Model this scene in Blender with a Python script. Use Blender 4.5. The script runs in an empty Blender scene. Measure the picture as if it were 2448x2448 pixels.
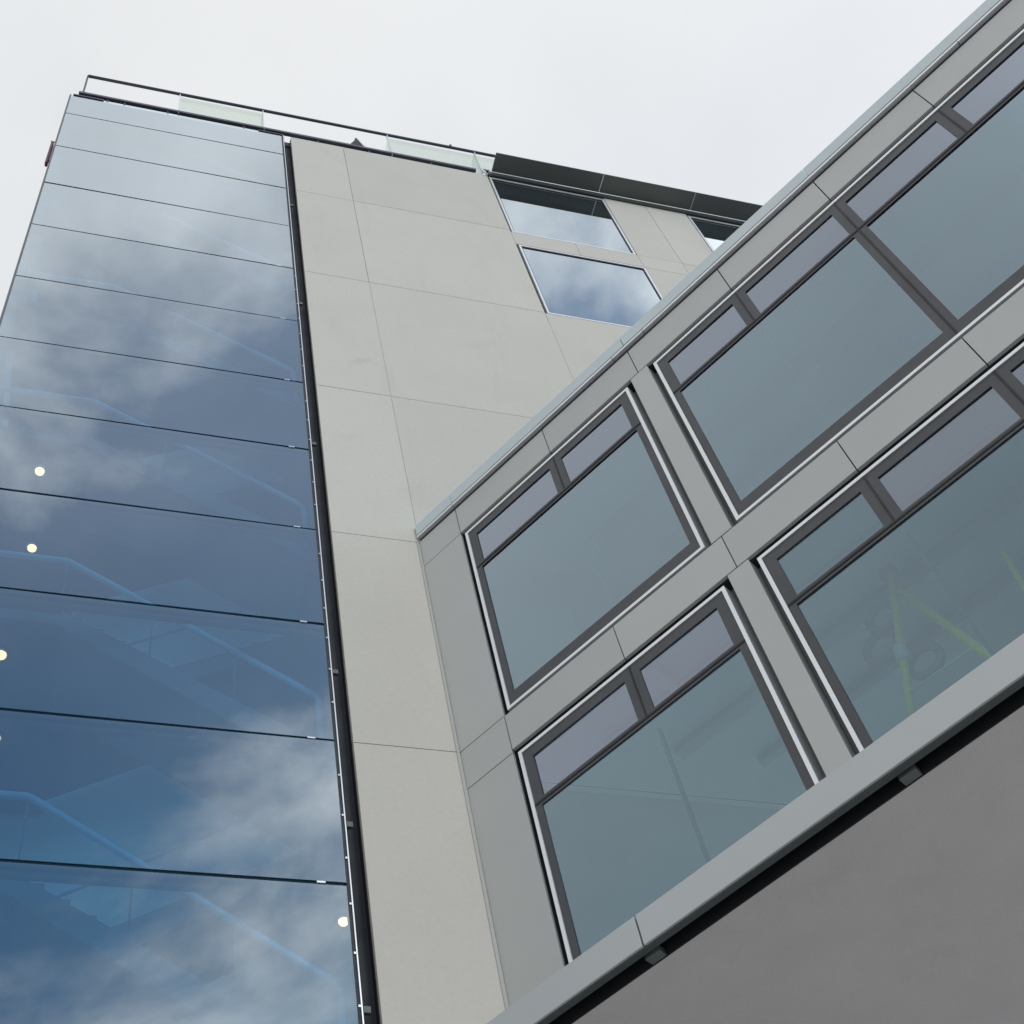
import bpy, bmesh, math, random
from mathutils import Vector, Matrix
random.seed(7)
SC = bpy.context.scene
COL = SC.collection
R_ = math.radians

# ------------------------------------------------------------------ camera
cam_d = bpy.data.cameras.new('camera')
cam = bpy.data.objects.new('camera', cam_d)
COL.objects.link(cam)
RM = ((0.96568719, -0.22944085, -0.12167637),
      (0.11700532, 0.80263397, -0.58488329),
      (0.23185771, 0.55057752, 0.80193915))
cam.matrix_world = Matrix(((RM[0][0], -RM[1][0], -RM[2][0], 0.0),
                           (RM[0][1], -RM[1][1], -RM[2][1], 0.0),
                           (RM[0][2], -RM[1][2], -RM[2][2], 1.6),
                           (0, 0, 0, 1)))
cam_d.sensor_width = 36.0
cam_d.lens = 3357.306 / 2448 * 36.0
cam_d.shift_x = (1224 - 1064.84) / 2448
cam_d.shift_y = (1428.017 - 1224) / 2448
cam_d.clip_start = 0.1
cam_d.clip_end = 6000
SC.camera = cam

# ------------------------------------------------------------------ sky and sun
SUN = Vector((0.35, -0.78, 0.52)).normalized()
w = bpy.data.worlds.new('World')
SC.world = w
w.use_nodes = True
nt = w.node_tree
nt.nodes.clear()
N = nt.nodes.new
L = nt.links.new


def math_node(t, op, a, b=None, c=None, clamp=False):
    n = t.nodes.new('ShaderNodeMath')
    n.operation = op
    n.use_clamp = clamp
    for i, v in enumerate((a, b, c)):
        if v is None:
            continue
        if isinstance(v, (int, float)):
            n.inputs[i].default_value = v
        else:
            t.links.new(v, n.inputs[i])
    return n.outputs[0]


def map_range(t, v, a, b, c, d, smooth=True):
    n = t.nodes.new('ShaderNodeMapRange')
    n.interpolation_type = 'SMOOTHSTEP' if smooth else 'LINEAR'
    t.links.new(v, n.inputs['Value'])
    for k, x in zip(('From Min', 'From Max', 'To Min', 'To Max'), (a, b, c, d)):
        n.inputs[k].default_value = x
    return n.outputs['Result']


def mix_rgb(t, fac, a, b, mode='MIX'):
    n = t.nodes.new('ShaderNodeMix')
    n.data_type = 'RGBA'
    n.blend_type = mode
    for s, v in ((n.inputs[0], fac), (n.inputs[6], a), (n.inputs[7], b)):
        if isinstance(v, (int, float)):
            s.default_value = v
        elif isinstance(v, (tuple, list)):
            s.default_value = tuple(v) + (1.0,) * (4 - len(v))
        else:
            t.links.new(v, s)
    return n.outputs[2]


sky = N('ShaderNodeTexSky')
sky.sky_type = 'NISHITA'
sky.sun_disc = False
sky.sun_elevation = math.asin(SUN.z)
sky.sun_rotation = math.atan2(SUN.x, SUN.y)
sky.air_density = 1.0
sky.dust_density = 0.6
tc = N('ShaderNodeTexCoord')
sep = N('ShaderNodeSeparateXYZ')
L(tc.outputs['Generated'], sep.inputs[0])
zz = math_node(nt, 'ADD', math_node(nt, 'MAXIMUM', sep.outputs['Z'], 0.0), 0.10)
comb = N('ShaderNodeCombineXYZ')
L(math_node(nt, 'DIVIDE', sep.outputs['X'], zz), comb.inputs[0])
L(math_node(nt, 'DIVIDE', sep.outputs['Y'], zz), comb.inputs[1])
comb.inputs[2].default_value = 3.7


def noise(t, vec, scale, detail, rough=0.55, dist=0.0, off=None):
    n = t.nodes.new('ShaderNodeTexNoise')
    n.inputs['Scale'].default_value = scale
    n.inputs['Detail'].default_value = detail
    n.inputs['Roughness'].default_value = rough
    n.inputs['Distortion'].default_value = dist
    if off is not None:
        m = t.nodes.new('ShaderNodeVectorMath')
        m.operation = 'ADD'
        m.inputs[1].default_value = off
        t.links.new(vec, m.inputs[0])
        vec = m.outputs[0]
    if vec is not None:
        t.links.new(vec, n.inputs['Vector'])
    return n.outputs['Fac']


puff = noise(nt, comb.outputs[0], 2.9, 7, 0.53, 0.25, (33.7, 11.4, 0.0))
broad = noise(nt, comb.outputs[0], 1.3, 3, 0.5, 0.0, (5.1, 2.3, 0.0))
# the overcast closes up overhead and ahead; behind the photographer it breaks into blue gaps
edge = math_node(nt, 'MULTIPLY_ADD', sep.outputs['X'], -0.21, sep.outputs['Y'])
bias = map_range(nt, edge, -0.56, -0.20, -0.02, 0.36)
bias = math_node(nt, 'ADD', bias, map_range(nt, sep.outputs['X'], -0.35, -0.12, 0.30, 0.0))
mask = map_range(nt, math_node(nt, 'ADD', puff, bias), 0.42, 0.72, 0.0, 1.0)
# a thin veil of high cloud thickens towards the zenith
mask = math_node(nt, 'MAXIMUM', mask, map_range(nt, sep.outputs['Z'], 0.66, 0.90, 0.03, 0.30))
mask = math_node(nt, 'MULTIPLY', mask, map_range(nt, broad, 0.42, 0.68, 1.0, 0.84))
dotn = N('ShaderNodeVectorMath')
dotn.operation = 'DOT_PRODUCT'
L(tc.outputs['Generated'], dotn.inputs[0])
dotn.inputs[1].default_value = SUN
glow = map_range(nt, dotn.outputs['Value'], 0.50, 0.95, 0.0, 1.0)
lum = math_node(nt, 'ADD', 7.5, math_node(nt, 'MULTIPLY', glow, 5.0))
lum = math_node(nt, 'ADD', lum, math_node(nt, 'MULTIPLY', math_node(nt, 'SUBTRACT', broad, 0.5), 3.0))
lum = math_node(nt, 'MULTIPLY', lum, math_node(nt, 'MULTIPLY_ADD', math_node(nt, 'MULTIPLY', glow, math_node(nt, 'SUBTRACT', puff, 0.5)), 1.8, 1.0))
lum = math_node(nt, 'MULTIPLY', lum, map_range(nt, puff, 0.25, 0.75, 0.93, 1.06, False))
cl = N('ShaderNodeVectorMath')
cl.operation = 'SCALE'
cl.inputs[0].default_value = (1.0, 1.02, 1.035)
L(lum, cl.inputs['Scale'])
blue = mix_rgb(nt, 1.0, sky.outputs[0], (0.52, 0.93, 1.16), 'MULTIPLY')
skyc = mix_rgb(nt, mask, blue, cl.outputs[0])
bg = N('ShaderNodeBackground')
bg.inputs['Strength'].default_value = 0.10
L(skyc, bg.inputs['Color'])
wo = N('ShaderNodeOutputWorld')
L(bg.outputs[0], wo.inputs['Surface'])

sun_d = bpy.data.lights.new('sun', 'SUN')
sun_d.energy = 0.7
sun_d.angle = R_(14)
sun_d.color = (1.0, 0.95, 0.88)
sun = bpy.data.objects.new('sun', sun_d)
COL.objects.link(sun)
sun.rotation_euler = (-SUN).to_track_quat('-Z', 'Y').to_euler()

SC.view_settings.view_transform = 'Standard'
SC.view_settings.look = 'None'
SC.view_settings.gamma = 1
SC.view_settings.exposure = 0.2
SC.view_settings.use_curve_mapping = False
SC.render.engine = 'CYCLES'
SC.cycles.max_bounces = 10
SC.cycles.transparent_max_bounces = 24
SC.cycles.use_denoising = True
SC.cycles.sample_clamp_indirect = 6.0
SC.cycles.caustics_reflective = False
SC.cycles.caustics_refractive = False


# ------------------------------------------------------------------ materials
def new_mat(name):
    m = bpy.data.materials.new(name)
    m.use_nodes = True
    t = m.node_tree
    t.nodes.clear()
    out = t.nodes.new('ShaderNodeOutputMaterial')
    return m, t, out


def surface(name, col, rough=0.6, metal=0.0, mott=0.06, mscale=1.2, grain=0.0, gscale=90.0, bump=0.0, vary=0.04,
            spec=0.5, stain=0.0, smudges=()):
    """diffuse/metal paint with large soft mottling, fine grain and a small tone shift from piece to piece"""
    m, t, out = new_mat(name)
    p = t.nodes.new('ShaderNodeBsdfPrincipled')
    p.inputs['Roughness'].default_value = rough
    p.inputs['Metallic'].default_value = metal
    p.inputs['Specular IOR Level'].default_value = spec
    geo = t.nodes.new('ShaderNodeNewGeometry')
    pos = geo.outputs['Position']
    f = noise(t, pos, mscale, 5, 0.6)
    v = map_range(t, f, 0.25, 0.75, 1 - mott, 1 + mott, False)
    if grain:
        g = noise(t, pos, gscale, 3, 0.7)
        v = math_node(t, 'MULTIPLY', v, map_range(t, g, 0.2, 0.8, 1 - grain, 1 + grain, False))
    if vary:
        oi = t.nodes.new('ShaderNodeObjectInfo')
        v = math_node(t, 'MULTIPLY', v, map_range(t, oi.outputs['Random'], 0, 1, 1 - vary, 1 + vary, False))
    if stain:
        mp = t.nodes.new('ShaderNodeMapping')
        mp.inputs['Scale'].default_value = (1.6, 1.6, 0.35)
        t.links.new(pos, mp.inputs['Vector'])
        s = noise(t, mp.outputs[0], 1.1, 6, 0.62, 0.4)
        v = math_node(t, 'MULTIPLY', v, map_range(t, s, 0.52, 0.78, 1.0, 1 - stain))
    for (px, pz, sx, sz, amt) in smudges:                # hand-sized dirty marks that stay where they are
        q = t.nodes.new('ShaderNodeMapping')
        q.vector_type = 'TEXTURE'
        q.inputs['Location'].default_value = (px, 10.0, pz)
        q.inputs['Rotation'].default_value = (0, R_(-35), 0)
        q.inputs['Scale'].default_value = (sx, 5.0, sz)
        t.links.new(pos, q.inputs['Vector'])
        ln = t.nodes.new('ShaderNodeVectorMath')
        ln.operation = 'LENGTH'
        t.links.new(q.outputs[0], ln.inputs[0])
        d = math_node(t, 'ADD', ln.outputs['Value'], math_node(t, 'MULTIPLY', noise(t, pos, 9.0, 3), 0.8))
        v = math_node(t, 'MULTIPLY', v, map_range(t, d, 0.45, 1.5, 1.0 - amt, 1.0))
    c = t.nodes.new('ShaderNodeVectorMath')
    c.operation = 'SCALE'
    c.inputs[0].default_value = col
    t.links.new(v, c.inputs['Scale'])
    t.links.new(c.outputs[0], p.inputs['Base Color'])
    rr = map_range(t, noise(t, pos, 3.0, 3), 0.3, 0.7, max(rough - 0.06, 0.02), min(rough + 0.06, 1), False)
    t.links.new(rr, p.inputs['Roughness'])
    if bump:
        b = t.nodes.new('ShaderNodeBump')
        b.inputs['Strength'].default_value = bump
        b.inputs['Distance'].default_value = 0.004
        t.links.new(noise(t, pos, gscale, 4, 0.65), b.inputs['Height'])
        t.links.new(b.outputs[0], p.inputs['Normal'])
    t.links.new(p.outputs[0], out.inputs['Surface'])
    return m


def glass(name, r0, power, refl, trans, rough=0.0, wave=0.0):
    """coated glazing: outside face mirrors the sky by angle and lets tinted light through; inner face passes light"""
    m, t, out = new_mat(name)
    tr = t.nodes.new('ShaderNodeBsdfTransparent')
    fb = t.nodes.new('ShaderNodeNewGeometry')            # the coating sits on the outer face; the inner face is clear
    t.links.new(mix_rgb(t, fb.outputs['Backfacing'], trans, (1.0, 1.0, 1.0)), tr.inputs[0])
    gl = t.nodes.new('ShaderNodeBsdfGlossy')
    gl.inputs['Color'].default_value = refl + (1,)
    gl.inputs['Roughness'].default_value = rough
    if wave:
        geo = t.nodes.new('ShaderNodeNewGeometry')
        b = t.nodes.new('ShaderNodeBump')
        b.inputs['Strength'].default_value = wave
        b.inputs['Distance'].default_value = 0.02
        t.links.new(noise(t, geo.outputs['Position'], 0.9, 2, 0.4), b.inputs['Height'])
        t.links.new(b.outputs[0], gl.inputs['Normal'])
    lw = t.nodes.new('ShaderNodeLayerWeight')
    lw.inputs['Blend'].default_value = 0.5
    f = math_node(t, 'POWER', lw.outputs['Facing'], power)
    f = math_node(t, 'MULTIPLY_ADD', f, 1 - r0, r0)
    geo2 = t.nodes.new('ShaderNodeNewGeometry')
    f = math_node(t, 'MULTIPLY', f, math_node(t, 'SUBTRACT', 1.0, geo2.outputs['Backfacing']))
    mx = t.nodes.new('ShaderNodeMixShader')
    t.links.new(f, mx.inputs[0])
    t.links.new(tr.outputs[0], mx.inputs[1])
    t.links.new(gl.outputs[0], mx.inputs[2])
    t.links.new(mx.outputs[0], out.inputs['Surface'])
    return m


def emitter(name, col, strength):
    m, t, out = new_mat(name)
    e = t.nodes.new('ShaderNodeEmission')
    e.inputs[0].default_value = col + (1,)
    e.inputs[1].default_value = strength
    t.links.new(e.outputs[0], out.inputs['Surface'])
    return m


M = {
    'concrete': surface('concrete', (0.590, 0.545, 0.485), 0.85, mott=0.035, mscale=0.5, grain=0.045, gscale=16, bump=0.35,
                        vary=0.025, spec=0.2, stain=0.05,
                        smudges=((3.60, 22.76, 0.30, 0.13, 0.10), (3.2, 20.1, 0.35, 0.16, 0.03), (5.9, 24.2, 0.6, 0.2, 0.04))),
    'panel': surface('grey_metal_panel', (0.470, 0.468, 0.446), 0.42, mott=0.03, mscale=0.7, grain=0.02, gscale=300, vary=0.03),
    'cap': surface('pale_metal_cap', (0.56, 0.62, 0.63), 0.40, mott=0.03, vary=0.03),
    'fascia': surface('fascia_metal', (0.49, 0.50, 0.495), 0.38, mott=0.04, mscale=0.6, vary=0.02),
    'silver': surface('silver_aluminium', (0.78, 0.79, 0.80), 0.34, metal=0.35, mott=0.03, vary=0.03),
    'frit': surface('dark_grey_frit', (0.058, 0.059, 0.063), 0.5, mott=0.03, vary=0),
    'gasket': surface('black_gasket', (0.012, 0.014, 0.016), 0.6, mott=0.05, vary=0),
    'slot': surface('dark_recess', (0.022, 0.024, 0.028), 0.7, mott=0.1, vary=0),
    'soffit': surface('soffit_render', (0.63, 0.580, 0.555), 0.9, mott=0.05, mscale=0.9, grain=0.08, gscale=70, bump=0.3, vary=0,
                      spec=0.1, stain=0.06),
    'dark_metal': surface('dark_grey_metal', (0.10, 0.112, 0.108), 0.45, mott=0.06, vary=0.05),
    'lip': surface('dark_lip_metal', (0.05, 0.06, 0.058), 0.5, mott=0.06, vary=0.05),
    'reveal': surface('grey_reveal', (0.17, 0.175, 0.175), 0.5, mott=0.05, vary=0),
    'sealant': surface('pale_sealant', (0.44, 0.43, 0.405), 0.8, mott=0.05, vary=0),
    'rail': surface('railing_paint', (0.05, 0.052, 0.075), 0.45, mott=0.05, vary=0.03),
    'plaster': surface('interior_plaster', (0.66, 0.68, 0.70), 0.9, mott=0.05, vary=0.02),
    'stair': surface('stair_concrete', (0.16, 0.17, 0.19), 0.85, mott=0.06, vary=0.02),
    'ceiling': surface('ceiling_board', (0.74, 0.77, 0.75), 0.9, mott=0.04, vary=0.04),
    'bulkhead': surface('dark_ceiling_duct', (0.46, 0.47, 0.50), 0.8, mott=0.06, vary=0),
    'bluerail': surface('pale_blue_handrail', (0.32, 0.62, 0.74), 0.35, mott=0.04, vary=0.02),
    'yellow': surface('yellow_paint', (0.86, 0.80, 0.06), 0.45, mott=0.08, mscale=6, vary=0.03),
    'pale': surface('pale_cloth', (0.62, 0.78, 0.76), 0.8, mott=0.1, mscale=8, vary=0),
    'hose': surface('grey_hose', (0.33, 0.31, 0.33), 0.6, mott=0.1, mscale=9, vary=0.05),
    'red': surface('dark_red_paint', (0.12, 0.012, 0.028), 0.45, mott=0.1, mscale=3, vary=0),
    'brown': surface('dark_brown_board', (0.045, 0.033, 0.026), 0.7, mott=0.12, mscale=4, vary=0),
    'steel': surface('bright_steel', (0.66, 0.68, 0.70), 0.3, metal=0.6, mott=0.05, vary=0.05),
    'roof': surface('roof_felt', (0.12, 0.12, 0.12), 0.9, mott=0.15, vary=0),
    'ground': surface('grey_paving', (0.46, 0.45, 0.44), 0.85, mott=0.12, mscale=0.4, grain=0.08, vary=0),
    'glass_tower': glass('blue_coated_glass', 0.25, 2.6, (0.85, 0.935, 1.0), (0.24, 0.50, 0.62), 0.0, 0.012),
    'glass_wing': glass('grey_green_glass', 0.17, 2.6, (0.68, 0.87, 1.0), (0.36, 0.56, 0.55), 0.0, 0.010),
    'glass_upper': glass('grey_violet_glass', 0.21, 2.6, (0.72, 0.89, 1.0), (0.32, 0.52, 0.56), 0.0, 0.010),
    'glass_vent': glass('violet_grey_glass', 0.22, 2.6, (0.79, 0.87, 1.0), (0.20, 0.30, 0.44), 0.0, 0.0),
    'glass_main': glass('clear_coated_glass', 0.42, 2.6, (0.88, 0.96, 1.0), (0.012, 0.02, 0.03), 0.0, 0.006),
    'lamp': emitter('lamp_lens', (1.0, 0.42, 0.17), 6.0),
}


def frosted(name):
    m, t, out = new_mat(name)
    tr = t.nodes.new('ShaderNodeBsdfTransparent')
    tr.inputs[0].default_value = (0.925, 0.962, 0.930, 1)
    df = t.nodes.new('ShaderNodeBsdfTranslucent')
    df.inputs[0].default_value = (0.80, 0.88, 0.82, 1)
    g = t.nodes.new('ShaderNodeBsdfGlossy')
    g.inputs['Roughness'].default_value = 0.08
    mx = t.nodes.new('ShaderNodeMixShader')
    mx.inputs[0].default_value = 0.10
    t.links.new(tr.outputs[0], mx.inputs[1])
    t.links.new(df.outputs[0], mx.inputs[2])
    m2 = t.nodes.new('ShaderNodeMixShader')
    m2.inputs[0].default_value = 0.05
    t.links.new(mx.outputs[0], m2.inputs[1])
    t.links.new(g.outputs[0], m2.inputs[2])
    t.links.new(m2.outputs[0], out.inputs['Surface'])
    return m


M['frosted'] = frosted('pale_green_glass')


# ------------------------------------------------------------------ mesh helpers
class MB:
    def __init__(self):
        self.v, self.f = [], []

    def box(self, x0, x1, y0, y1, z0, z1):
        b = len(self.v)
        self.v += [(x0, y0, z0), (x1, y0, z0), (x1, y1, z0), (x0, y1, z0),
                   (x0, y0, z1), (x1, y0, z1), (x1, y1, z1), (x0, y1, z1)]
        for q in ((0, 3, 2, 1), (4, 5, 6, 7), (0, 1, 5, 4), (1, 2, 6, 5), (2, 3, 7, 6), (3, 0, 4, 7)):
            self.f.append(tuple(b + i for i in q))
        return self

    def prism_xz(self, pts, y0, y1):
        """polygon in x,z (counter-clockwise seen from -y) pulled from y0 to y1"""
        b, n = len(self.v), len(pts)
        self.v += [(x, y0, z) for x, z in pts] + [(x, y1, z) for x, z in pts]
        self.f.append(tuple(range(b, b + n)))
        self.f.append(tuple(range(b + 2 * n - 1, b + n - 1, -1)))
        for i in range(n):
            j = (i + 1) % n
            self.f.append((b + j, b + i, b + n + i, b + n + j))
        return self

    def prism_xy(self, pts, z0, z1):
        """polygon in x,y (counter-clockwise from above) pulled from z0 to z1"""
        b, n = len(self.v), len(pts)
        self.v += [(x, y, z0) for x, y in pts] + [(x, y, z1) for x, y in pts]
        self.f.append(tuple(range(b + n - 1, b - 1, -1)))
        self.f.append(tuple(range(b + n, b + 2 * n)))
        for i in range(n):
            j = (i + 1) % n
            self.f.append((b + i, b + j, b + n + j, b + n + i))
        return self

    def frame(self, x0, x1, z0, z1, t, y0, y1, tb=None):
        """four bars round an opening, butted"""
        tb = tb or t
        self.box(x0, x0 + t, y0, y1, z0, z1)
        self.box(x1 - t, x1, y0, y1, z0, z1)
        self.box(x0 + t, x1 - t, y0, y1, z1 - t, z1)
        self.box(x0 + t, x1 - t, y0, y1, z0, z0 + tb)
        return self

    def tube(self, pts, r, n=8, flat=1.0):
        pts = [Vector(p) for p in pts]
        b = len(self.v)
        up0 = Vector((0, 0, 1))
        for i, p in enumerate(pts):
            d = (pts[min(i + 1, len(pts) - 1)] - pts[max(i - 1, 0)]).normalized()
            up = up0 if abs(d.z) < 0.95 else Vector((0, 1, 0))
            s = d.cross(up).normalized()
            u = s.cross(d).normalized()
            for k in range(n):
                a = 2 * math.pi * k / n
                self.v.append(tuple(p + s * (r * flat * math.cos(a)) + u * (r * math.sin(a))))
        for i in range(len(pts) - 1):
            for k in range(n):
                k2 = (k + 1) % n
                self.f.append((b + i * n + k, b + i * n + k2, b + (i + 1) * n + k2, b + (i + 1) * n + k))
        self.f.append(tuple(b + n - 1 - k for k in range(n)))
        e = b + (len(pts) - 1) * n
        self.f.append(tuple(e + k for k in range(n)))
        return self

    def lathe(self, prof, c, n=16):
        b = len(self.v)
        for r, z in prof:
            for k in range(n):
                a = 2 * math.pi * k / n
                self.v.append((c[0] + r * math.cos(a), c[1] + r * math.sin(a), c[2] + z))
        for i in range(len(prof) - 1):
            for k in range(n):
                k2 = (k + 1) % n
                self.f.append((b + i * n + k, b + i * n + k2, b + (i + 1) * n + k2, b + (i + 1) * n + k))
        self.f.append(tuple(b + n - 1 - k for k in range(n)))
        e = b + (len(prof) - 1) * n
        self.f.append(tuple(e + k for k in range(n)))
        return self

    def build(self, name, mat, parent=None, smooth=False, bevel=0.0):
        me = bpy.data.meshes.new(name)
        me.from_pydata(self.v, [], self.f)
        me.update()
        bm = bmesh.new()
        bm.from_mesh(me)
        bmesh.ops.recalc_face_normals(bm, faces=bm.faces)
        if bevel:
            bmesh.ops.bevel(bm, geom=list(bm.edges), offset=bevel, segments=1, affect='EDGES', profile=0.5)
        bm.to_mesh(me)
        bm.free()
        if smooth:
            for p in me.polygons:
                p.use_smooth = True
        me.materials.append(M[mat])
        o = bpy.data.objects.new(name, me)
        COL.objects.link(o)
        if parent is not None:
            o.parent = parent
        return o


def tag(o, label=None, cat=None, group=None, kind=None):
    for k, v in (('label', label), ('category', cat), ('group', group), ('kind', kind)):
        if v:
            o[k] = v
    return o


def thing(name, loc, label, cat, group=None, rz=0.0):
    o = bpy.data.objects.new(name, None)
    o.location = loc
    o.rotation_euler = (0, 0, rz)
    COL.objects.link(o)
    return tag(o, label, cat, group)


def box(name, mat, parent, x0, x1, y0, y1, z0, z1, bevel=0.0):
    return MB().box(x0, x1, y0, y1, z0, z1).build(name, mat, parent, bevel=bevel)


def tilt(o, deg):
    """a pane never sits perfectly true: turn it a hair about its own centre"""
    c = sum((v.co for v in o.data.vertices), Vector()) / len(o.data.vertices)
    o.data.transform(Matrix.Translation(-c))
    o.location = c
    o.rotation_euler = (R_(random.uniform(-deg, deg)), 0, R_(random.uniform(-deg, deg)))
    return o


# ------------------------------------------------------------------ ground
g = MB()
g.v = [(-2500, -2500, 0), (2500, -2500, 0), (2500, 2500, 0), (-2500, 2500, 0)]
g.f = [(0, 1, 2, 3)]
tag(g.build('ground', 'ground'), kind='structure')

YA = 10.0            # front plane of the tower and the concrete building
XC = 3.998           # where the wing meets them
ROOF = 33.80

# ------------------------------------------------------------------ glazed stair tower
tower = thing('glass_stair_tower', (0, YA, 0), 'tall blue glass stair tower of stacked wide panes at the left', 'tower')
JZ = [0.35, 2.60, 4.71, 6.83, 8.94, 11.055, 13.16, 15.275, 17.385, 19.52, 21.63, 23.90, 26.16, 28.265, 30.37, 32.485, 33.76]
GX0, GX1 = -2.07, 2.568
for i in range(len(JZ) - 1):
    z0, z1 = JZ[i] + 0.019, JZ[i + 1] - 0.019
    if i == len(JZ) - 2:
        z1 = JZ[i + 1]
    tilt(box('glass_pane', 'glass_tower', tower, GX0, GX1, 0.0, 0.024, z0, z1), 0.13)
for z in JZ[1:-1]:
    MB().box(GX0, GX1, 0.030, 0.075, z - 0.045, z + 0.045).build('pane_joint', 'gasket', tower)
    MB().box(GX0, GX1 - 0.02, 0.085, 0.16, z - 0.09, z + 0.02).build('transom', 'stair', tower)
    if z < 27:
        box('pane_clip', 'steel', tower, 2.275, 2.36, -0.012, 0.020, z - 0.010, z + 0.012)
box('edge_strip', 'gasket', tower, GX1 + 0.002, 2.600, -0.004, 0.09, 0.3, 33.78)
box('edge_trim', 'silver', tower, 2.602, 2.614, -0.022, 0.06, 0.3, 33.78)
box('corner_trim', 'dark_metal', tower, -2.105, GX0 - 0.002, -0.006, 0.09, 0.3, 33.78)
box('slot_lining', 'slot', tower, 2.616, 2.780, 0.16, 0.20, 0.3, ROOF)
box('slot_side', 'slot', tower, 2.616, 2.626, -0.005, 0.158, 0.3, ROOF)
z = 6.6
while z < 26:
    if not any(abs(z - j) < 0.08 for j in JZ):
        box('trim_stud', 'steel', tower, 2.580, 2.601, -0.014, -0.005, z - 0.012, z + 0.012)
    z += 0.60
for z in (6.0, 9.6, 11.92, 14.42, 19.79, 24.75, 29.54):
    box('slot_bracket', 'dark_metal', tower, 2.628, 2.70, 0.03, 0.075, z - 0.035, z + 0.035)
MB().box(-2.03, -1.38, -0.02, 0.05, 33.765, 33.815).build('roof_flashing', 'rail', tower)
MB().box(2.05, 2.60, -0.02, 0.05, 33.785, 33.82).build('roof_flashing', 'rail', tower)
# shell behind the glass
box('back_wall', 'plaster', tower, -2.10, 4.10, 3.60, 3.80, 0, ROOF - 0.3)
box('side_wall', 'plaster', tower, 3.95, 4.10, 0.36, 3.59, 0, ROOF - 0.3)
box('front_return', 'plaster', tower, 2.79, 3.94, 0.36, 0.44, 0, ROOF - 0.3)
for i in range(0, len(JZ) - 1, 2):
    box('side_pane', 'glass_tower', tower, -2.10, -2.076, 0.10, 3.59, JZ[i] + 0.016, JZ[min(i + 2, len(JZ) - 1)] - 0.016)
box('parapet_back', 'slot', tower, -2.06, 2.56, 0.030, 0.06, 32.535, 33.765)
box('roof_slab', 'roof', tower, -2.09, 4.09, 0.12, 3.9, ROOF - 0.28, ROOF - 0.06)

# ------------------------------------------------------------------ staircase inside the tower
stairs = thing('staircase', (0, YA, 0), 'concrete switchback staircase with pale blue handrails seen through the blue glass', 'staircase')
ZL = [15.45 + 4.24 * k for k in range(-3, 5)]
ZR = [13.30 + 4.24 * k for k in range(-3, 5)]
XL, XR = -0.52, 2.56


def flight(x0, z0, x1, z1, y0, y1, n=12):
    """solid flight rising from (x0,z0) to (x1,z1)"""
    pts_top = []
    dx, dz = (x1 - x0) / n, (z1 - z0) / n
    for k in range(n):
        pts_top.append((x0 + dx * k, z0 + dz * (k + 1)))
        pts_top.append((x0 + dx * (k + 1), z0 + dz * (k + 1)))
    pts = [(x0, z0 - 0.22)] + [(x0, z0)] + pts_top + [(x1, z1 - 0.22)]
    return MB().prism_xz(pts, y0, y1)


def stringer(x0, z0, x1, z1, y):
    """flat cheek plate hiding the step ends"""
    MB().prism_xz([(x0, z0 - 0.24), (x1, z1 - 0.24), (x1, z1 + 0.07), (x0, z0 + 0.24)], y, y + 0.014).build('stringer', 'stair', stairs)


for k, (zl, zr) in enumerate(zip(ZL, ZR)):
    box('landing', 'stair', stairs, -2.02, XL, 0.42, 3.55, zl - 0.2, zl)
    box('landing', 'stair', stairs, XR, 3.93, 0.46, 3.55, zr - 0.2, zr)
    stringer(XR, zr, XL, zl, 0.422)
    flight(XR, zr, XL, zl, 0.44, 1.72).build('flight', 'stair', stairs)
    if k + 1 < len(ZR):
        stringer(XL, zl, XR, ZR[k + 1], 1.962)
        flight(XL, zl, XR, ZR[k + 1], 1.98, 3.30).build('flight', 'stair', stairs)
        MB().tube([(XL, 1.98, zl + 1.0), (XR, 1.98, ZR[k + 1] + 1.0)], 0.03).build('handrail', 'bluerail', stairs, True)
    h = MB().tube([(-1.98, 0.45, zl + 1.16), (XL - 0.03, 0.45, zl + 1.16), (XL + 0.04, 0.45, zl + 1.12),
                   (2.50, 0.45, zr + 1.16), (2.54, 0.45, zr + 1.05), (2.54, 0.45, zr)], 0.042).build('handrail', 'bluerail', stairs, True)
    for x, z in ((XL - 0.02, zl), (0.55, zl - 0.76), (1.55, zl - 1.46)):
        zt = zl + 1.12 if x < 0 else zl + 1.12 - 0.70 * (x - XL)
        MB().tube([(x, 0.45, z), (x, 0.45, zt)], 0.010, 6).build('baluster', 'stair', stairs, True)

LIGHTS = [(-1.14, 0.78, 19.245, 'lit ceiling downlight topmost of the glowing lamps in the glass tower'),
          (-1.16, 2.10, 19.245, 'lit ceiling downlight second from the top in the glass tower'),
          (-1.15, 0.93, 15.245, 'lit ceiling downlight at the left edge of the photo in the glass tower'),
          (-1.15, 2.25, 15.245, 'lit ceiling downlight cut off by the left photo edge, lowest of that side'),
          (3.20, 2.75, 13.095, 'small lit lamp low in the glass tower beside its right edge')]
for x, y, z, lb in LIGHTS:
    t = thing('ceiling_light', (x, YA + y, z), lb, 'lamp', 'lit lamps in the stair tower')
    MB().lathe([(0.088, 0.0), (0.092, -0.02), (0.074, -0.035)], (0, 0, 0), 20).build('housing', 'steel', t, True)
    MB().lathe([(0.066, -0.036), (0.064, -0.06), (0.046, -0.085), (0.02, -0.095)], (0, 0, 0), 20).build('lens', 'lamp', t, True)

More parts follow.
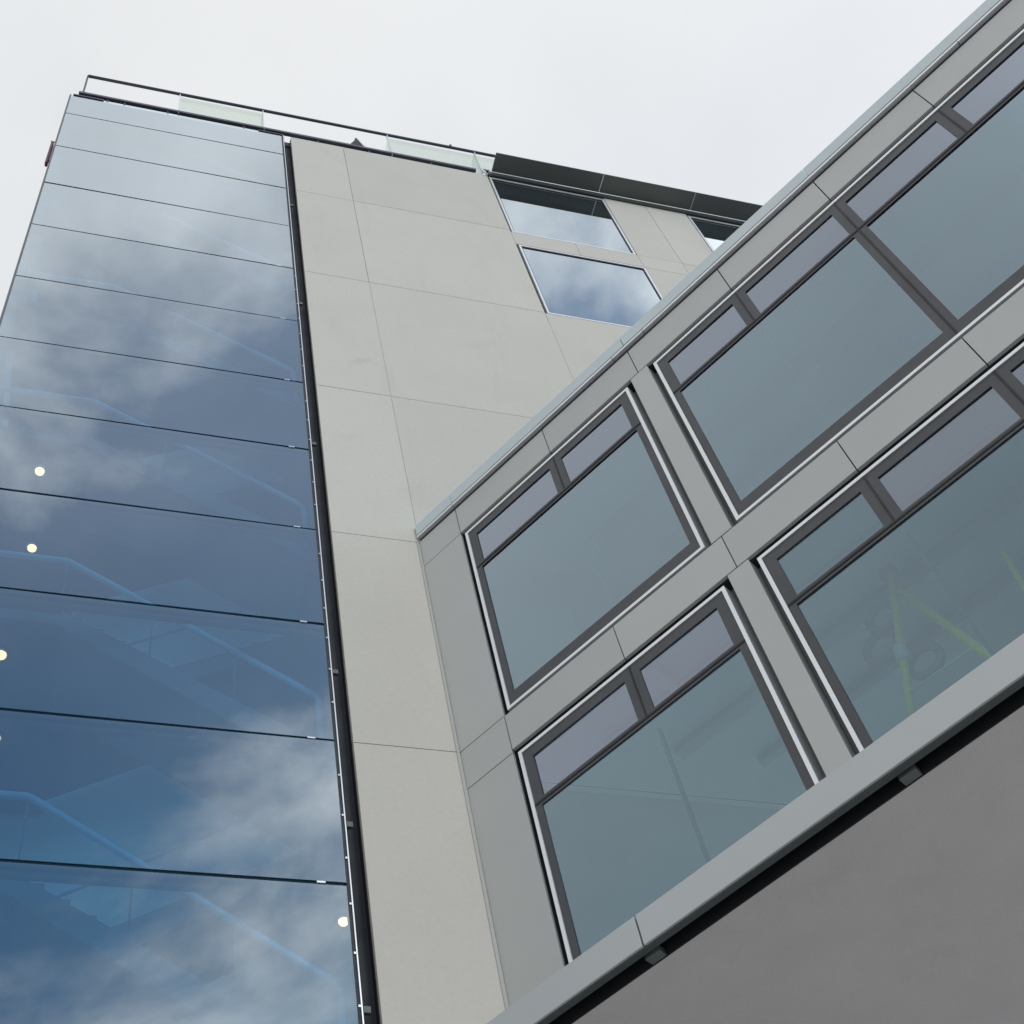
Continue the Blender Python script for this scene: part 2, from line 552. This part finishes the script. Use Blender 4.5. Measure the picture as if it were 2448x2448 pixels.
rb = thing('sign_box', (-2.168, YA + 0.12, 29.53), 'dark red box fixed outside the left edge of the glass tower', 'box')
MB().box(-0.026, 0.026, -0.05, 0.05, 0.0, 1.27).build('casing', 'red', rb, bevel=0.012)
MB().tube([(-0.01, 0, 1.27), (-0.04, 0, 1.38), (0.07, 0, 1.35)], 0.012, 8).build('bracket', 'rail', rb, True)
MB().box(0.027, 0.07, -0.03, 0.03, 0.2, 1.0).build('mount', 'dark_metal', rb)

# ------------------------------------------------------------------ concrete building
main = thing('concrete_building', (0, YA, 0), 'tall pale concrete panel building behind the glass tower and wing', 'building')
RZ = [0.0, 4.68, 8.92, 13.16, 17.395, 21.635, 26.15, 30.375, ROOF]
rects = []
for a, b in zip(RZ[:-1], RZ[1:]):
    rects.append((2.782, XC + (0.0 if a > 17 else 0.03), a, b))
for a, b in zip(RZ[:-1], RZ[1:]):
    if a > 12:
        rects.append((XC, 7.445, a, b))
rects += [(7.445, 8.912, 29.595, 30.275), (8.912, 10.36, 29.595, 30.275)]
rects += [(7.445, 10.375, 21.635, 26.13), (7.445, 10.375, 17.395, 21.635), (7.445, 10.375, 13.16, 17.395)]
for x0, x1 in ((10.36, 11.43), (11.43, 12.49)):
    rects += [(x0, x1, 30.275, ROOF - 0.02), (x0, x1, 29.595, 30.275), (x0 + (0.015 if x0 < 11 else 0), x1, 26.13, 29.595),
              (x0 + (0.015 if x0 < 11 else 0), x1, 21.635, 26.13)]
rects += [(12.49, 15.4, 29.595, 30.275), (12.49, 15.4, 26.13, 29.595), (12.49, 15.4, 21.635, 26.13)]
for a, b in zip(RZ[5:-1], RZ[6:]):
    rects.append((15.4, 20.0, a, b))
core = MB()
J = 0.0065
for x0, x1, z0, z1 in rects:
    o = box('concrete_panel', 'concrete', main, x0 + 0.0045, x1 - 0.0045, random.uniform(0, 0.002), 0.07, z0 + J, z1 - J)
    core.box(x0, x1, 0.075, 0.34, z0, z1)
core.build('core_wall', 'slot', main)
for x, z0, z1 in ((XC, 17.45, 26.14), (7.445, 17.45, 25.7)):
    box('joint_sealant', 'sealant', main, x - 0.0042, x + 0.0042, 0.006, 0.02, z0, z1)
box('inner_wall', 'plaster', main, 4.2, 22.0, 3.9, 4.1, 0, ROOF - 0.3)
box('roof_slab', 'roof', main, 4.11, 20.0, 0.36, 12.0, ROOF - 0.3, ROOF - 0.06)
for zf in (17.0, 21.2, 25.5, 29.75):
    box('floor_slab', 'ceiling', main, 4.2, 20.0, 0.36, 3.89, zf, zf + 0.25)


def main_window(x0, x1, z0, z1, top=True):
    wn = MB().frame(x0 + 0.035, x1 - 0.01, z0 + 0.012, z1, 0.045, 0.004, 0.10).build('window', 'silver', main)
    MB().frame(x0 + 0.082, x1 - 0.057, z0 + 0.059, z1 - 0.047, 0.022, 0.020, 0.09).build('gasket', 'gasket', wn)
    box('pane', 'glass_main', wn, x0 + 0.105, x1 - 0.080, 0.032, 0.056, z0 + 0.082, z1 - 0.070)
    MB().box(x0, x0 + 0.034, 0.06, 0.12, z0, z1).build('reveal', 'slot', wn)
    b = MB().frame(x0 + 0.105, x1 - 0.08, z0 + 0.082, z1 - 0.07, 0.06, 0.062, 0.068)
    b.build('frit', 'frit', wn)
    return wn


main_window(7.450, 10.352, 30.285, 33.700)
main_window(7.470, 10.385, 26.140, 29.585)
main_window(12.49, 15.40, 30.285, 33.700)
MB().box(7.46, 10.35, 0.02, 0.10, 33.705, 33.80).box(12.50, 20.0, 0.02, 0.10, 33.705, 33.80).build('head_trim', 'dark_metal', main)
MB().box(8.0, 8.02, 0.5, 0.9, 26.2, 28.9).build('inner_post', 'pale', main)
# projecting canopy over the top windows: underside seen from below
cano = MB().box(7.50, 20.0, -0.035, -0.005, 33.83, 33.93).build('canopy', 'dark_metal', main)
MB().box(3.96, 3.99, -0.012, -0.002, 9.3, 17.40).build('corner_sealant', 'sealant', main)
MB().box(7.50, 20.0, -0.030, 0.10, 33.935, 34.02).build('canopy_rail', 'dark_metal', cano)
for x0, x1 in ((7.585, 10.285), (10.297, 12.665), (12.677, 15.05), (15.062, 17.4), (17.412, 20.0)):
    MB().prism_xy([(x0, -0.49), (x1, -0.49), (x1, -0.04), (x0, -0.04)], 34.02, 34.055).build('canopy_panel', 'dark_metal', cano)
for x in (10.291, 12.671, 15.056):
    MB().box(x - 0.030, x - 0.018, -0.47, -0.05, 34.004, 34.018).build('joint_strip', 'steel', cano)

# ------------------------------------------------------------------ roof railing
rl = thing('roof_railing', (0, YA, ROOF), 'dark roof edge railing with pale green glass panels above tower and concrete wall', 'railing')
YR = 0.0
MB().tube([(-1.84, YR, 1.56), (8.6, YR, 1.60)], 0.038, 8).build('top_rail', 'rail', rl, True)
MB().box(-1.93, 7.20, -0.03, 0.05, 0.155, 0.255).build('bottom_rail', 'rail', rl)
MB().box(-1.862, -1.826, -0.015, 0.02, 0.245, 1.56).build('post', 'rail', rl)
for x in (-1.30, -0.93, 0.02, 1.72, 2.20, 3.42, 4.62, 6.1):
    MB().box(x - 0.02, x + 0.02, 0.0, 0.03, -0.02, 0.165).build('rail_bracket', 'rail', rl)
for x0, x1 in ((0.265, 2.165), (5.185, 7.34), (7.365, 8.6)):
    MB().box(x0, x1, 0.055, 0.075, 0.10, 1.53).build('glass_panel', 'frosted', rl)
for x, dy in ((0.25, 0.36), (2.175, 0.24), (5.17, 0.55), (7.352, 0.20)):
    MB().box(x - 0.008, x + 0.008, 0.08, 0.08 + dy, 0.05, 1.52 - (0.25 if dy > 0.5 else 0)).build('return_panel', 'frosted', rl)
    MB().box(x - 0.010, x + 0.010, -0.02, 0.054, 0.12, 1.60).build('post', 'steel', rl)
MB().box(5.155, 5.172, 0.66, 1.0, 0.05, 1.30).build('return_panel', 'frosted', rl)
MB().tube([(7.30, -0.03, 0.40), (7.44, -0.03, -0.04)], 0.025, 6).build('strut', 'steel', rl, True)
MB().box(7.40, 7.56, -0.01, 0.04, 0.30, 0.40).box(7.52, 7.56, -0.01, 0.04, -0.02, 0.299).build('end_bracket', 'rail', rl)
kb = MB().lathe([(0.022, 0.0), (0.020, 0.05), (0.034, 0.07), (0.036, 0.11), (0.018, 0.14)], (0, 0, 0), 12).build('rail_knob', 'rail', None, True)
kb.location = (6.776, YA, ROOF + 1.625)
tag(kb, 'tiny dark knob standing up from the roof handrail over a green glass panel', 'fitting')
cw = thing('roof_cowl', (4.41, YA + 0.06, ROOF - 0.03), 'small dark triangular cowl on the roof edge behind the railing', 'cowl')
MB().prism_xz([(-0.36, 0.03), (0.36, 0.03), (0.33, 0.43), (-0.30, 0.43)], 0.0, 0.24).build('base', 'lip', cw)
MB().prism_xz([(-0.25, 0.435), (0.17, 0.435), (-0.015, 1.08)], 0.01, 0.22).build('hood', 'brown', cw)
MB().prism_xz([(0.175, 0.435), (0.235, 0.435), (0.0, 1.14), (-0.045, 1.10), (-0.01, 1.09)], 0.0, 0.24).build('edge_trim', 'steel', cw)

# ------------------------------------------------------------------ wing with grey metal panels
PHI = -1.01896324
wing = thing('wing_building', (XC, YA, 0), 'grey metal clad wing with large framed windows at the right', 'building', rz=PHI)
CA, SA = math.cos(-PHI), math.sin(-PHI)
UJ = [0.0, 0.690, 2.300, 3.795, 5.275, 6.762, 8.222, 9.70, 11.20, 12.70]
UEND = 12.70
gj = 0.006


def metal(u0, u1, z0, z1, y=0.0, dep=0.045):
    box('metal_panel', 'panel', wing, u0 + gj, u1 - gj, y + random.uniform(0, 0.0015), y + dep, z0 + 0.004, z1 - 0.004, bevel=0.002)


for i in range(len(UJ) - 1):
    metal(UJ[i], UJ[i + 1], 16.832 if i else 16.822, 17.405)
    metal(UJ[i], UJ[i + 1], 12.600 if i else 12.560, 13.152)
metal(UJ[0], UJ[1], 13.155, 16.818)
metal(UJ[0], UJ[1], 9.00, 12.556)
PIERS = [(3.668, 3.930), (9.640, 9.905), (12.45, 12.70)]
for u0, u1 in PIERS:
    metal(u0 - gj, u1 + gj, 13.160, 16.824, 0.0, 0.17)
    metal(u0 - gj, u1 + gj, 9.00, 12.592, 0.0, 0.17)
# dark carrier wall behind the panels (openings left free)
cr = MB()
for z0, z1 in ((16.832, 17.46), (12.600, 13.152)):
    cr.box(0.0, UEND, 0.05, 0.24, z0, z1)
for z0, z1 in ((13.153, 16.831), (9.00, 12.599)):
    cr.box(0.0, UJ[1] - 0.004, 0.05, 0.24, z0, z1)
    for u0, u1 in PIERS:
        cr.box(u0, u1, 0.175, 0.24, z0, z1)
cr.build('carrier_wall', 'slot', wing)
# parapet cap with its joints and a thin lower drip trim
for u0, u1 in ((0.012, 0.690), (0.694, 3.79), (3.797, 6.765), (6.772, 9.72), (9.727, 12.70)):
    MB().box(u0, u1, -0.045, 0.30, 17.520, 17.745).build('parapet_cap', 'cap', wing, bevel=0.006)
for u0, u1 in ((0.012, 0.682), (0.690, 3.58), (3.588, 4.10), (4.108, 8.90), (8.908, 12.70)):
    MB().box(u0, u1, -0.040, 0.10, 17.470, 17.505).build('drip_trim', 'silver', wing)
MB().box(0.012, UEND, 0.0, 0.20, 17.506, 17.519).build('cap_shadow_gap', 'gasket', wing)
MB().box(0.012, UEND, 0.012, 0.05, 17.410, 17.465).build('cap_recess', 'slot', wing)


def wing_window(u0, u1, ztop, mulls, full):
    """u0,u1 outer edges of the silver frame; mulls: upright divisions of the top row; full: those running full height"""
    zb = max(ztop - 3.555, 9.052)
    wn = MB().frame(u0, u1, zb, ztop, 0.042, 0.012, 0.174).build('window', 'silver', wing)
    a, b, t, s = u0 + 0.048, u1 - 0.048, ztop - 0.048, zb + 0.048
    ztr = ztop - 0.832                                   # transom line
    MB().frame(u0 - 0.079, u1 + 0.079, zb - 0.048, ztop + 0.064, 0.078, 0.176, 0.21).build('slot_lining', 'reveal', wn)
    gk = MB()
    gk.box(a, b, 0.017, 0.075, ztr - 0.013, ztr + 0.013)
    edges = [a] + list(mulls) + [b]
    k = 0
    for m in mulls:
        gk.box(m - 0.010, m + 0.010, 0.017, 0.075, ztr + 0.014, t)
        if m in full:
            gk.box(m - 0.010, m + 0.010, 0.017, 0.075, s, ztr - 0.014)
    gk.build('gasket', 'gasket', wn)
    fr = MB()
    y0, y1 = 0.024, 0.038
    for e0, e1 in zip(edges[:-1], edges[1:]):
        e0, e1 = e0 + (0 if e0 == a else 0.011), e1 - (0 if e1 == b else 0.011)
        l = e0 + (0.118 if e0 == a else 0.090)
        r = e1 - (0.122 if e1 == b else 0.090)
        k += 1
        p = box('vent_pane', 'glass_wing' if k == 1 and ztop < 15 and len(mulls) > 1 else 'glass_vent', wn, e0 + 0.012, e1 - 0.012, 0.040, 0.064, ztr + 0.014, t - 0.004)
        tilt(p, 0.08)
        fr.box(e0, l, y0, y1, ztr + 0.014, t)
        fr.box(r, e1, y0, y1, ztr + 0.014, t)
        fr.box(l, r, y0, y1, t - 0.135, t)
        fr.box(l, r, y0, y1, ztr + 0.014, ztr + 0.048)
    lows = [a] + [m for m in mulls if m in full] + [b]
    for e0, e1 in zip(lows[:-1], lows[1:]):
        e0, e1 = e0 + (0 if e0 == a else 0.011), e1 - (0 if e1 == b else 0.011)
        l = e0 + (0.078 if e0 == a else 0.078)
        r = e1 - (0.085 if e1 == b else 0.078)
        p = box('pane', 'glass_upper' if ztop > 15 else 'glass_wing', wn, e0 + 0.012, e1 - 0.012, 0.040, 0.064, s + 0.004, ztr - 0.014)
        tilt(p, 0.08)
        fr.box(e0, l, y0, y1, s, ztr - 0.014)
        fr.box(r, e1, y0, y1, s, ztr - 0.014)
        fr.box(l, r, y0, y1, ztr - 0.050, ztr - 0.014)
        fr.box(l, r, y0, y1, s, s + 0.180)
    fr.build('frit', 'frit', wn)
    # slim inner mullions behind the undivided lower panes
    for m in mulls:
        if m not in full:
            MB().box(m + 0.005, m + 0.030, 0.13, 0.19, s, ztr - 0.1).build('inner_mullion', 'stair', wn)
    return wn


for zt in (16.766, 12.520):
    wing_window(0.747, 3.587, zt, [2.302], [])
    wing_window(4.010, 9.575, zt, [5.285, 6.762, 8.222], [6.762])
    wing_window(9.985, 12.37, zt, [11.2], [])

# floors, ceilings and partitions inside the wing
DEP = 7.0


def slab(name, mat, z0, z1, y0=0.25, dep=DEP, u1=UEND):
    k = CA / SA
    MB().prism_xy([(y0 * k + 0.12, y0), (u1, y0), (u1, dep), (dep * k + 0.12, dep)], z0, z1).build(name, mat, wing)


slab('roof_slab', 'roof', 17.10, 17.44)
slab('ceiling', 'ceiling', 16.98, 17.09)
slab('floor_slab', 'stair', 12.82, 13.10)
slab('ceiling', 'ceiling', 12.68, 12.81)
slab('floor_slab', 'stair', 9.02, 9.20)
for zc in (16.975, 12.675):
    for i, yy in enumerate((0.75, 1.45, 2.30, 3.40, 4.60)):
        k = CA / SA
        MB().box(yy * k + 0.9, UEND - 0.4, yy, yy + (0.16 if i % 2 else 0.10), zc - 0.05 - 0.03 * (i % 3), zc).build('ceiling_duct', 'bulkhead', wing)
    for uu in (2.35, 3.80, 6.80, 9.75):
        MB().box(uu, uu + 0.10, 0.26, 0.70, zc - 0.14, zc - 0.002).build('ceiling_beam', 'ceiling', wing)
MB().box(5.36, 6.05, 1.75, 2.22, 16.72, 16.90).build('ceiling_unit', 'bulkhead', wing)
for z0, z1 in ((13.11, 16.97), (9.21, 12.67)):
    MB().box(4.6, UEND, 6.2, 6.35, z0, z1).build('interior_wall', 'plaster', wing)
    MB().box(UEND - 0.1, UEND - 0.002, 0.25, 6.19, z0, z1).build('end_wall', 'plaster', wing)
MB().box(1.35, 1.60, 0.55, 0.80, 13.11, 14.75).build('interior_post', 'reveal', wing)

# ------------------------------------------------------------------ fascia, slot and soffit under the wing
FY0, FY1 = -0.400, -0.345
for u0, u1 in ((-0.245, 1.757), (1.775, 6.20), (6.212, 10.65), (10.662, 12.70)):
    MB().box(u0, u1, FY0, FY1, 8.990, 9.311).build('fascia_panel', 'fascia', wing, bevel=0.004)
MB().box(-0.20, UEND, FY1 - 0.03, FY1 + 0.03, 8.972, 8.988).build('fascia_lip', 'lip', wing)
MB().box(-0.20, UEND, FY1 + 0.002, -0.02, 9.28, 9.309).build('ledge', 'fascia', wing)
MB().box(-0.10, UEND, FY1 + 0.031, -0.181, 9.16, 9.20).build('soffit_slot', 'gasket', wing)
MB().box(-0.10, UEND, -0.180, -0.1685, 8.9505, 9.159).build('slot_side', 'gasket', wing)
k = CA / SA
MB().prism_xy([(-0.168 * k + 0.02, -0.168), (UEND, -0.168), (UEND, 9.0), (9.0 * k + 0.02, 9.0)], 8.950, 8.989).build('soffit', 'soffit', wing)
for u in (1.755, 4.335):
    b = MB().box(u - 0.078, u + 0.078, -0.280, -0.176, 8.955, 9.03)
    b.box(u - 0.05, u + 0.05, -0.262, -0.19, 9.031, 9.158)
    b.build('soffit_bracket', 'dark_metal', wing, bevel=0.006)
MB().box(0.02, UEND, -0.158, -0.02, 9.21, 9.27).build('slot_ceiling', 'slot', wing)

# ------------------------------------------------------------------ things left inside the wing
W = Matrix.Translation((XC, YA, 0)) @ Matrix.Rotation(PHI, 4, 'Z')


def inw(u, y, z):
    return W @ Vector((u, y, z))


tr = thing('trestle', inw(4.85, 1.0, 9.21), 'yellow A-frame trestle standing behind the lower right window glass', 'trestle', rz=PHI)
MB().tube([(-1.0, 0, 0.0), (0.01, 0, 3.10)], 0.044, 10).build('leg', 'yellow', tr, True)
MB().tube([(0.66, 0.02, 0.0), (-0.02, 0.02, 2.78)], 0.044, 10).build('leg', 'yellow', tr, True)
MB().box(-0.10, 0.06, -0.06, 0.08, 3.02, 3.13).build('head_plate', 'hose', tr)
MB().lathe([(0.05, 0), (0.075, 0.05), (0.07, 0.16), (0.04, 0.22)], (-0.32, -0.01, 1.98), 10).build('clamp', 'pale', tr, True)
MB().tube([(-0.45, -0.02, 1.62), (0.30, 0.0, 1.62)], 0.014, 6).build('brace', 'pale', tr, True)
pl = MB().tube([(0, 0, 0.0), (0.19, 0, 2.35)], 0.028, 10).build('pole', 'yellow', None, True)
pl.location = inw(5.60, 1.0, 9.21)
pl.rotation_euler = (0, 0, PHI)
tag(pl, 'yellow pole leaning behind the lower right window at the right photo edge', 'pole')
hs = thing('hose_coil', inw(4.42, 1.08, 11.62), 'dim grey coiled hose hanging beside the yellow trestle behind glass', 'hose', rz=PHI)
for i, (dx, dz, rr) in enumerate(((0.12, 0.30, 0.15), (-0.04, 0.02, 0.17), (0.22, -0.42, 0.16))):
    MB().tube([(dx + rr * math.cos(a * math.pi / 9), 0.04 * i, dz + rr * math.sin(a * math.pi / 9)) for a in range(19)], 0.045, 8).build('coil', 'hose', hs, True)
